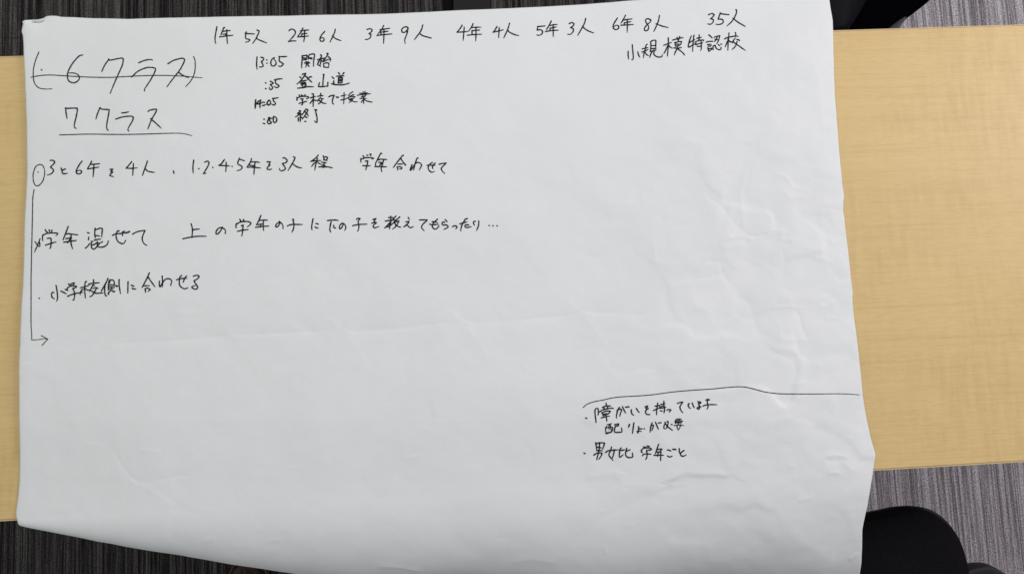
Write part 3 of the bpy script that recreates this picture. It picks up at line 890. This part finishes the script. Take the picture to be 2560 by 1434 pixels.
write(hw, 'line beginning with a cross mark', [
    (75, 560, Z, '205,700 270,790 350,880 390,885 400,840 385,700; 405,580 350,740 280,900 185,1115', 2.3),
    (75, 560, Z, '615,225 650,290 700,320; 765,225 785,295; 880,240 860,315; 525,420 500,520 510,660; 540,430 680,370 850,355 1080,360 1110,385 1045,465; 695,570 790,560 840,590 845,760 830,900 815,960 785,965; 620,840 830,770 1040,710;'
     '1525,95 1440,330 1320,630; 1430,410 1520,385 1700,405 1915,430; 1430,585 1560,560 1670,555; 1345,725 1560,690 1855,650; 1640,450 1635,650 1650,820 1700,980; 1610,590 1500,750; 2295,340 2360,360; 2345,515 2330,625; 2210,960 2300,880 2380,770'),
    (220, 560, Z, '290,165 275,300 275,460 295,560; 320,225 430,180 540,165 575,200 560,350 550,520; 300,465 400,460 465,485; 255,645 390,610 510,600; 190,690 140,690 130,830 160,950 230,1000 300,960 380,870 470,770 590,695; 170,820 230,820 340,760 440,745; 370,700 380,830 430,910 540,920 660,890 770,810 815,665;'
     '980,450 1100,395 1300,375 1600,345; 1245,275 1180,280 1130,400 1130,540 1190,680 1300,760 1390,780 1450,740 1510,645; 1460,290 1390,310 1370,400 1385,465; 1540,320 1600,345; 1605,335 1640,285 1665,310;'
     '1775,405 1950,310 2230,255 2270,270 2200,420 2160,580 2190,700 2250,790 2345,850'),
    (0, 358, 4, '1912,805 1925,860 1920,945; 1925,865 1965,860 1995,858; 1830,955 1900,940 1980,930 2062,930; 2222,838 2210,870 2180,905 2160,905 2165,875 2195,845 2230,848 2255,870 2252,905'),
    (560, 520, 12.8, '510,360 530,405 555,420; 620,370 655,420; 400,495 385,560 390,640; 410,510 520,450 680,430 800,440 865,480 840,530 755,600; 560,570 620,540 605,650 590,800 570,895; 435,745 580,710 775,690;'
     '1185,235 1120,390 1040,550; 1120,405 1240,385 1395,390; 1095,535 1180,510 1250,520; 1010,620 1200,590 1440,575; 1265,400 1255,560 1270,720; 1190,520 1160,610;'
     '1775,420 1780,500 1740,570 1690,605 1655,590 1670,530 1730,470 1800,460 1860,510 1890,580 1890,660; 2210,360 2235,375; 2200,360 2230,470 2240,570 2215,690 2175,770; 2030,570 2140,530 2300,525 2510,525'),
    (720, 520, 12.8, '805,340 780,460 760,600 770,695; 895,490 970,515; 870,600 910,635 970,635; 1270,400 1400,385 1540,385 1610,400; 1385,435 1355,560 1340,690 1370,770; 1465,550 1470,620 1530,640;'
     '1770,510 1740,590 1680,660 1645,650 1650,580 1700,510 1760,485 1820,530 1850,600 1840,670 1815,715; 2195,360 2240,325 2310,335 2250,410 2255,500 2270,600 2250,700 2225,745; 2070,565 2200,535 2350,520 2530,515'),
    (640, 358, 4, '1170,762 1200,752 1178,785; 1158,800 1190,790 1205,795 1180,815 1170,835 1190,845 1230,832; 2332,823; 2370,825; 2412,826'),
    (940, 530, Z, '500,220 600,215 690,225; 590,165 590,330; 800,160 700,260 600,370 480,500 340,640; 370,360 560,330 780,310; 550,450 595,440 545,500; 540,470 545,670; 430,600 560,540 680,450; 950,190 820,310 680,430; 770,400 920,350 870,450 780,580 660,680; 730,420 800,520 900,580 990,605;'
     '1285,210 1325,290; 1195,395 1310,365 1300,420 1200,520 1110,590 1200,530 1260,530 1320,600 1400,620 1485,575; 1735,315 1900,310 2030,310 2030,340 1900,450 1825,560 1830,640 1870,700 1920,740'),
    (1060, 530, Z, '540,280 430,390 350,480 330,580 380,650 440,680 520,650 590,570 600,545; 325,385 440,390 540,430; 225,480 330,505 580,490; 840,300 920,380; 825,410 760,400 720,460 760,520 880,510 955,560 950,610 880,650 790,690; 1135,580 1240,545 1310,580 1300,630 1265,675;'
     '1425,470 1560,430 1715,395; 1730,255 1650,290 1560,430 1490,580 1465,755; 1780,515 1660,510 1635,550 1650,600 1730,615 1880,580; 2050,370 1990,370 1970,440 2010,520; 2180,350 2180,480 2150,600 2095,730')], 2.75)

write(hw, 'line ending above the empty lower half', [
    (0, 716, 4, '394,117'),
    (120, 675, Z, '325,605 360,800 380,980 380,1150 345,1235; 235,890 170,890 145,980 170,1080 260,1140; 520,835 600,870 730,940; 690,765 790,810; 820,545 880,585 960,530 1060,510 1000,600;'
     '760,760 820,670 920,630 1050,620 1150,650 1080,700 985,730 1040,830 1070,950 1050,1100 1040,1180 990,1185; 785,1040 950,970 1150,920 1390,880;'
     '1300,705 1460,660 1640,605; 1540,455 1490,470 1470,650 1470,850 1490,1110; 1440,760 1350,790 1290,900 1285,975; 1500,740 1570,790 1660,790; 1820,375 1815,520 1810,580; 1625,555 1800,520 2050,500; 1790,590 1730,720 1660,850; 1790,600 1860,610; 1810,730 1890,690 2000,725; 1920,745 1850,880 1760,1010 1670,1060; 1740,830 1870,905 2000,920 2190,905'),
    (230, 675, Z, '645,325 570,490 470,660 370,850; 540,550 510,700 515,900 545,1020 600,1015; 690,400 660,560 650,800; 690,400 790,390 870,420 890,500 880,700; 715,440 710,510; 680,585 850,585; 680,670 830,665 780,700; 680,760 850,740; 760,815 670,880 650,950 690,965; 800,810 870,860 920,830; 960,600 970,650 1030,630; 1085,370 1080,520 1100,720 1140,930;'
     '1440,455 1435,650 1430,910; 1570,600 1670,640; 1600,720 1670,750 1750,745; 2290,105 2180,350 2000,690; 2240,270 2300,370 2510,665; 2060,620 2180,620 2290,615; 2115,740 2140,880; 2120,740 2220,715 2330,770 2240,845'),
    (350, 675, Z, '885,230 900,400 905,550 890,665; 780,435 770,560 790,650 820,650 900,500 1000,380 1120,335 1220,370 1270,440 1240,530 1230,615; 1465,380 1640,335 1870,325; 1660,210 1600,270 1570,420 1570,560 1630,660 1740,730 1810,740 1910,700; 1860,235 1790,310 1720,490;'
     '2130,240 2240,205 2330,220 2350,270 2280,350 2160,420 2190,490 2260,590 2300,670 2270,740 2200,760 2110,720 2060,680 2130,630 2250,600')], 2.75)

write('arrow_line', 'long thin arrow down the left margin', [
    (0, 358, 4, '343,462 330,540 327,640 325,760 322,900 318,1050 315,1200 312,1340 312,1432 312,1632 312,1812 318,1912 318,1964 380,1962 430,1954 475,1954; 415,1922 478,1955; 478,1957 445,1992 420,2020')], 1.9, mat=M_inkg)
write('divider_line', 'curved line boxing off the lower right notes', [
    (1280, 716, 4, '712,1207 750,1175 820,1150 920,1130 1000,1112 1100,1100 1250,1092 1400,1080 1600,1053 1800,1035 2000,1022 2150,1007 2250,1000 2330,1003 2400,1018 2500,1045 2560,1057 2680,1070 2860,1072 3060,1072 3260,1070 3380,1074 3472,1081')], 1.9, mat=M_inkg)

write(hw, 'first line of the lower right notes', [
    (1455, 995, Z, '145,780 195,793; 560,950 530,700 515,500 560,400 650,405; 640,400 650,550 640,660; 690,540 800,470 930,425; 960,190 970,290; 815,360 960,300 1140,300; 870,350 870,400; 1030,330 1000,400; 850,440 1000,415 1190,385 1250,410;'
     '790,560 830,650 860,690; 810,570 930,510 1110,505 1120,530 1020,640; 850,630 1000,600; 870,670 960,640; 765,775 930,730 1095,705; 950,620 970,750 990,905;'
     '1495,355 1440,420 1400,560 1370,700 1375,780; 1390,490 1480,435 1560,430 1570,500 1530,600 1500,710; 1610,325 1660,440 1740,585; 1735,340 1800,360; 1830,320 1875,345; 1965,450 1965,550 2000,630 2060,665; 2165,395 2220,490 2280,560'),
    (1595, 995, Z, '285,330 380,300 370,350 310,390 340,435; 410,405 340,450 300,520 310,590 370,640 475,640; 680,310 860,275; 785,185 755,400 735,650; 615,485 770,410 880,380; 910,240 1080,210; 1030,110 1030,240 1015,310; 865,330 1000,310 1060,310; 860,390 1000,375 1110,355; 1045,300 1055,450 1035,580; 890,490 960,505; 1150,460 1250,440 1310,465 1240,545'),
    (1680, 985, Z, '215,360 320,320 430,310 370,390 320,480 325,570 370,660 430,720; 690,365 650,390 650,460 690,530 735,555; 805,340 840,440 885,525; 1030,285 1140,310 1140,350 1050,355 1080,430 1100,490 1090,560 1050,595 990,540 1060,500 1160,490;'
     '1350,225 1420,195 1490,215 1410,250 1405,320 1430,420 1430,510 1390,590; 1235,465 1380,415 1550,405 1790,410')], 2.8)
write(hw, 'second line of the lower right notes', [
    (1455, 995, Z, '1000,1050 1180,1000; 980,1110 940,1180 950,1400; 960,1180 1060,1150 1220,1145 1215,1250 1180,1320 1080,1340; 1080,1050 1075,1245; 1130,1050 1150,1200 1180,1280; 950,1370 1080,1350 1180,1310; 960,1410 1180,1340', 2.3),
    (1455, 995, Z, '1300,1040 1460,1010 1440,1100 1340,1090 1300,1200 1290,1300 1340,1350 1560,1340 1590,1300 1570,1170; 1880,1030 1860,1145; 1880,1030 1905,1055; 2065,970 2040,1150 2010,1390; 2255,1120 2250,1260 2230,1380 2195,1310 2280,1300 2360,1315; 2260,1205 2400,1215; 2480,1210'),
    (1595, 995, Z, '560,970 510,1120 480,1340; 530,1070 600,1060 610,1100 550,1280; 695,945 750,1080 815,1230; 810,975 845,985; 890,955 920,970; 1050,1205 1030,1160 1045,1060 1080,1010; 1070,950 1130,1060 1200,1140 1370,1270; 1150,920 1200,920 1190,1020 1150,1140 1110,1210; 1330,1035 1360,1045'),
    (1595, 995, Z, '1500,850 1580,815 1730,820; 1470,900 1490,990; 1470,900 1620,880 1770,900 1710,990; 1590,830 1590,980; 1660,830 1660,980; 1490,985 1600,965 1700,985; 1500,940 1710,935; 1440,1080 1600,1060 1820,1080; 1610,1010 1555,1100 1570,1200 1610,1265; 1690,1040 1670,1150 1610,1240', 2.15)], 2.8)
write(hw, 'last line of the lower right notes', [
    (1455, 1090, Z, '75,660 125,680; 545,245 570,400 600,560; 570,290 700,250 880,260 890,290 860,400 820,515; 700,270 690,400 680,560; 625,420 780,455; 590,570 700,560 805,575; 470,745 560,680 680,650 800,665 760,780 670,905; 680,570 650,680 600,850 590,930;'
     '1175,420 1140,560 1070,720 1140,840 1235,950; 930,640 1040,570 1200,550 1450,530; 1280,520 1270,650 1210,860; 1560,455 1510,520 1490,680 1485,800 1530,815 1640,725; 1555,555 1700,530; 1780,470 1750,600 1735,720 1790,810 1880,840 2010,820 2020,760 2005,650; 1790,580 1920,525'),
    (1580, 1090, Z, '460,410 540,430; 600,375 690,395; 405,640 370,580 410,500 530,455 680,455 780,495 730,540 590,550; 580,550 590,620 600,720 590,830 545,920; 420,765 470,705 590,695 750,705; 1060,310 1000,480 930,690; 985,530 1100,505 1205,505; 980,620 1150,610; 875,750 1060,745 1255,745; 1155,495 1145,700 1140,960; 1050,620 1020,790;'
     '1410,540 1470,540 1550,580; 1415,775 1500,815 1600,780; 1620,505 1680,525; 1700,500 1750,525; 1880,480 1885,600 1930,700; 2070,555 1960,640 1930,700 1970,770 2060,780 2155,730')], 2.85)


# ------------------------------------------------------------------ office chair, seat corner at the lower right
def loop_px(pts, z, n=5):
    q = catmull([un(x, y, z)[:2] for x, y in pts], n, closed=True)
    return [tuple(p) for p in q]


ZS = 0.455
seat_px = [(2100, 1312), (2154, 1303), (2206, 1294), (2258, 1283), (2290, 1276.5), (2316, 1276), (2342, 1285), (2369, 1304), (2394, 1333),
           (2411, 1363), (2422, 1398), (2429, 1434), (2434, 1500), (2436, 1640), (2426, 1770), (2390, 1850), (2300, 1890), (2100, 1905),
           (1900, 1900), (1810, 1870), (1770, 1800), (1756, 1660), (1762, 1500), (1790, 1420), (1850, 1368), (1960, 1338)]
lp = loop_px(seat_px, ZS)
cc = (np.array(lp).max(0) + np.array(lp).min(0)) / 2
ch = empty('office_chair', (float(cc[0]), float(cc[1]), 0))
tag(ch, 'black fabric office chair with rounded seat corner below the table at the lower right', 'chair')
v, f = pillow(lp, [(0.955, ZS - .055), (0.985, ZS - .045), (1.0, ZS - .028), (1.0, ZS - .012), (0.992, ZS - .004), (0.975, ZS)], 0.006)
mesh('seat', v, f, M_fab, ch)
lo = [(p[0] + .014, p[1] - .002) for p in lp]
v, f = pillow(lo, [(0.86, ZS - .10), (0.93, ZS - .085), (.975, ZS - .06), (.996, ZS - .04), (1.0, ZS - .03), (.99, ZS - .026)], -0.004)
mesh('seat_shell', v, f, simple('seat_rim_plastic', (0.0125, 0.0115, 0.013), 0.6, 0.15), ch)
ZB = .425
for sgn in (1, -1):
    if sgn == 1:
        apx = [(2425, 1424), (2444, 1418), (2468, 1414.5), (2484, 1416), (2498, 1422), (2516, 1433), (2532, 1450), (2542, 1490), (2540, 1540),
               (2520, 1570), (2470, 1580), (2400, 1570), (2380, 1500), (2395, 1440)]
    else:
        apx = [(1800, 1424), (1776, 1418), (1752, 1414), (1730, 1418), (1700, 1433), (1690, 1460), (1680, 1500), (1684, 1540), (1700, 1570), (1760, 1580), (1820, 1570), (1840, 1500), (1825, 1440)]
    al = loop_px(apx, ZB, 4)
    v, f = pillow(al, [(0.95, ZB - .03), (1.0, ZB - .022), (1.0, ZB - .008), (0.985, ZB - .002), (.96, ZB)], .001)
    brk = mesh('arm_bracket', v, f, M_arm, ch)
    A2 = np.array(al)
    ox = (A2[:, 0].max() - .022) if sgn == 1 else (A2[:, 0].min() + .022)
    oy = A2[:, 1].min() + .05
    bm = bmesh.new()
    cyl(bm, (ox, oy, ZB - .01), (ox + .015 * sgn, oy - .02, .625), .018, .016)
    bm_obj('arm_post', bm, M_arm, brk, True)
    bm = bmesh.new()
    box(bm, (ox + .015 * sgn - .035, oy - .17, .622), (ox + .015 * sgn + .035, oy + .075, .648), 0, .012, 3)
    bm_obj('armrest', bm, M_arm, brk, True)
# backrest towards the viewer
by = min(p[1] for p in lp) - .02
bl = []
vs, fs = [], []
nb = 13
for j in range(nb):
    tz = j / (nb - 1)
    zz = .50 + tz * .48
    hw_ = .215 * (1 - .25 * tz ** 4) * (0.82 + .18 * min(1, tz * 4))
    for i in range(15):
        a = i / 14 * 2 - 1
        vs.append((cc[0] + a * hw_, by + .05 * a * a - .06 * tz + .02 * math.sin(tz * 3), zz))
for j in range(nb - 1):
    for i in range(14):
        k = j * 15 + i
        fs.append((k, k + 1, k + 16, k + 15))
br = mesh('backrest', vs, fs, M_fab, ch)
md = br.modifiers.new('padding', 'SOLIDIFY')
md.thickness = .045
bm = bmesh.new()
cyl(bm, (cc[0], by + .16, .36), (cc[0], by - .035, .40), .022, .02)
cyl(bm, (cc[0], by - .035, .40), (cc[0], by - .07, .66), .02, .018)
bm_obj('back_support', bm, M_plast, ch, True)
bm = bmesh.new()
cyl(bm, (cc[0], cc[1], .10), (cc[0], cc[1], .25), .028, .028)
cyl(bm, (cc[0], cc[1], .25), (cc[0], cc[1], .37), .018, .018)
bm_obj('gas_post', bm, M_plast, ch, True)
for k in range(5):
    a = k / 5 * 2 * math.pi + .35
    d = np.array([math.cos(a), math.sin(a)])
    bm = bmesh.new()
    cyl(bm, (cc[0] + d[0] * .02, cc[1] + d[1] * .02, .105), (cc[0] + d[0] * .27, cc[1] + d[1] * .27, .075), .026, .016)
    leg = bm_obj('base_leg', bm, M_plast, ch, True)
    bm = bmesh.new()
    q = np.array([-d[1], d[0]])
    e = cc + d * .27
    for o_ in (-.016, .016):
        m0 = e + q * (o_ - .008)
        m1 = e + q * (o_ + .008)
        cyl(bm, (m0[0], m0[1], .026), (m1[0], m1[1], .026), .026, .026)
    cyl(bm, (e[0], e[1], .03), (e[0], e[1], .08), .006, .006)
    bm_obj('caster', bm, M_plast, leg, True)

# ------------------------------------------------------------------ black garment worn by a seated person behind the far edge, only cloth built
def wobf(a, b, amp):
    return lambda x, y, z: amp * (math.sin(x * a + y * 21) + .6 * math.sin(y * b - x * 17))


ZG = 0.50
g2 = loop_px([(2060, 100), (2215, 100), (2236, 78), (2252, 60), (2262, 51), (2276, 39), (2296, 24), (2312, 12), (2326, -2), (2345, -40), (2352, -130), (2300, -190), (2180, -200), (2080, -180), (2040, -90), (2040, 20)], ZG - .07)
g1 = loop_px([(1985, 105), (2080, 102), (2112, 84), (2126, 68), (2141, 46), (2151, 30), (2160, 14), (2168, -2), (2182, -50), (2180, -130), (2130, -180), (2050, -190), (1980, -170), (1950, -80), (1950, 30)], ZG)
gl = loop_px([(2212, 84), (2228, 90), (2240, 82), (2251, 67), (2261, 53), (2268, 45.5), (2264, 41), (2250, 49), (2234, 61), (2220, 72)], ZG - .045)
gc = np.array(g2).mean(0)
gm = empty('garment', (float(gc[0]), float(gc[1]), 0))
tag(gm, 'black cloth garment worn by someone seated, only its soft folds built, beyond the far table edge, right of the paper', 'clothing')
v, f = pillow(g2, [(.90, .02), (.93, .15), (.96, .28), (.985, .37), (1.0, ZG - .075), (.985, ZG - .06), (.95, ZG - .048)], .012, wobf(31, 43, .004), 8)
mesh('lower_fold', v, f, M_cloth, gm)
v, f = pillow(g1, [(.95, .05), (.97, .2), (.985, .35), (1.0, ZG - .05), (1.0, ZG - .012), (.985, ZG + .004), (.95, ZG + .016)], .022, wobf(27, 39, .005), 8)
mesh('upper_fold', v, f, M_cloth2, gm)
v, f = pillow(gl, [(.96, ZG - .07), (1.0, ZG - .05), (.985, ZG - .046), (.95, ZG - .045)], .001)
mesh('lining', v, f, M_lining, gm)

# ------------------------------------------------------------------ brown leather shoe under the hanging flap
def at0(x, y, z): return un(x, y, z)


tip = un(620, 1390, 0.02)
sh = empty('shoe', (float(tip[0]), float(tip[1]) - .13, 0))
tag(sh, 'dark brown leather shoe toe with pale welt stitching below the hanging paper', 'shoe')
half = [(0, 0.0), (.018, -.003), (.031, -.012), (.041, -.028), (.047, -.05), (.050, -.075), (.049, -.10), (.043, -.14), (.036, -.18), (.036, -.22), (.037, -.25), (.032, -.275), (.018, -.288), (0, -.292)]
out = half + [(-x, y) for x, y in half[-2:0:-1]]
out = [tuple(p) for p in catmull(out, 3, closed=True)]
wl = [(tip[0] + x, tip[1] + y) for x, y in out]
v, f = pillow(wl, [(.97, 0.0), (1.0, .003), (1.0, .018), (.99, .021), (.95, .022)], 0.0, caprings=3)
mesh('sole', v, f, M_sole, sh)
L = np.array(wl)
c = L.mean(0)
rings = []
vs, fs = [], []
n = len(L)
for k in range(9):
    t = k / 8
    for p in L:
        yy = (p[1] - tip[1]) / -.292
        hh = np.interp(yy, [0, .1, .25, .4, .55, .8, 1], [.030, .042, .052, .066, .090, .095, .095])
        ang = t * math.pi / 2
        sx_ = .93 * (math.cos(ang) if yy < .45 else 1 - .35 * t)
        q = np.array([tip[0] + (p[0] - tip[0]) * max(sx_, .02), c[1] + (p[1] - c[1]) * (.965 - (.06 * t if yy > .5 else .10 * t * t))])
        vs.append((q[0], q[1], .021 + hh * math.sin(ang)))
for k in range(8):
    for i in range(n):
        j = (i + 1) % n
        fs.append((k * n + i, k * n + j, (k + 1) * n + j, (k + 1) * n + i))
up = mesh('upper', vs, fs, M_leather, sh)
vs, fs = [], []
for i in range(0, n):
    p0, p1 = L[i], L[(i + 1) % n]
    for k in range(2):
        a = p0 + (p1 - p0) * (k * .5 + .08)
        b = p0 + (p1 - p0) * (k * .5 + .40)
        for scl in (.967,):
            q0, q1 = c + (a - c) * scl, c + (b - c) * scl
            r0, r1 = c + (a - c) * (scl - .02), c + (b - c) * (scl - .02)
            b0 = len(vs)
            vs += [(*q0, .0235), (*q1, .0235), (*r1, .0238), (*r0, .0238)]
            fs.append((b0, b0 + 1, b0 + 2, b0 + 3))
mesh('welt_stitching', vs, fs, M_stitch, sh, smooth=False)
edge = [tuple(c + (p - c) * 1.004) for p in L]
vs, fs = [], []
for i, p in enumerate(L):
    for scl, z in ((1.003, .0165), (1.006, .019), (.992, .0226)):
        q = c + (p - c) * scl
        vs.append((*q, z))
for i in range(n):
    j = (i + 1) % n
    for k in range(2):
        fs.append((i * 3 + k, j * 3 + k, j * 3 + k + 1, i * 3 + k + 1))
mesh('welt', vs, fs, simple('welt_leather', (.14, .115, .10), .5, .4), sh)
for k in range(4):
    bm = bmesh.new()
    yy = tip[1] - .105 - k * .016
    zz = .085 + k * .009
    cyl(bm, (tip[0] - .018, yy, zz), (tip[0] + .018, yy - .003, zz), .0016, .0016, 8)
    bm_obj('lace', bm, M_sole, up, True)

# ------------------------------------------------------------------ black panel and chrome tip beyond the paper's top edge
a = un(1133, 20, 0.02)
b = un(1227, 20, 0.02)
pn = empty('black_panel', (float((a[0] + b[0]) / 2), float(a[1]), 0))
tag(pn, 'flat black panel lying on the dark carpet beyond the top edge of the paper', 'panel')
bm = bmesh.new()
box(bm, (a[0], a[1] - .10, .0), (b[0], a[1] + .35, .02), 0, .002)
bm_obj('cover', bm, M_panel, pn)
bm = bmesh.new()
box(bm, (b[0] + .0005, a[1] - .10, .0), (b[0] + .003, a[1] + .35, .021), 0, .0008)
bm_obj('rim', bm, simple('edge_highlight', (.03, .027, .029), .5, .3), pn)  # lighter colour stands in for a highlight along this edge
bm = bmesh.new()
box(bm, (a[0] - .026, a[1] - .10, .0), (a[0] - .0005, a[1] + .35, .012), 0, .002)
bm_obj('shade_strip', bm, simple('edge_shade', (.002, .002, .003), .7, .1), pn)  # added black strip stands in for the shadow beside the panel

q = un(1649, -3, .03)
cf = empty('chair_leg', (float(q[0]), float(q[1]), 0))
tag(cf, 'bright chrome leg tip standing on the carpet at the very top of the photo', 'furniture leg')
bm = bmesh.new()
cyl(bm, (q[0], q[1], .012), (q[0] + .004, q[1] + .03, .40), .011, .011)
bm_obj('tube', bm, M_chrome, cf, True)
bm = bmesh.new()
cyl(bm, (q[0], q[1] - .001, 0), (q[0], q[1], .0118), .017, .0125)
bm_obj('foot_cap', bm, M_plast, cf, True)
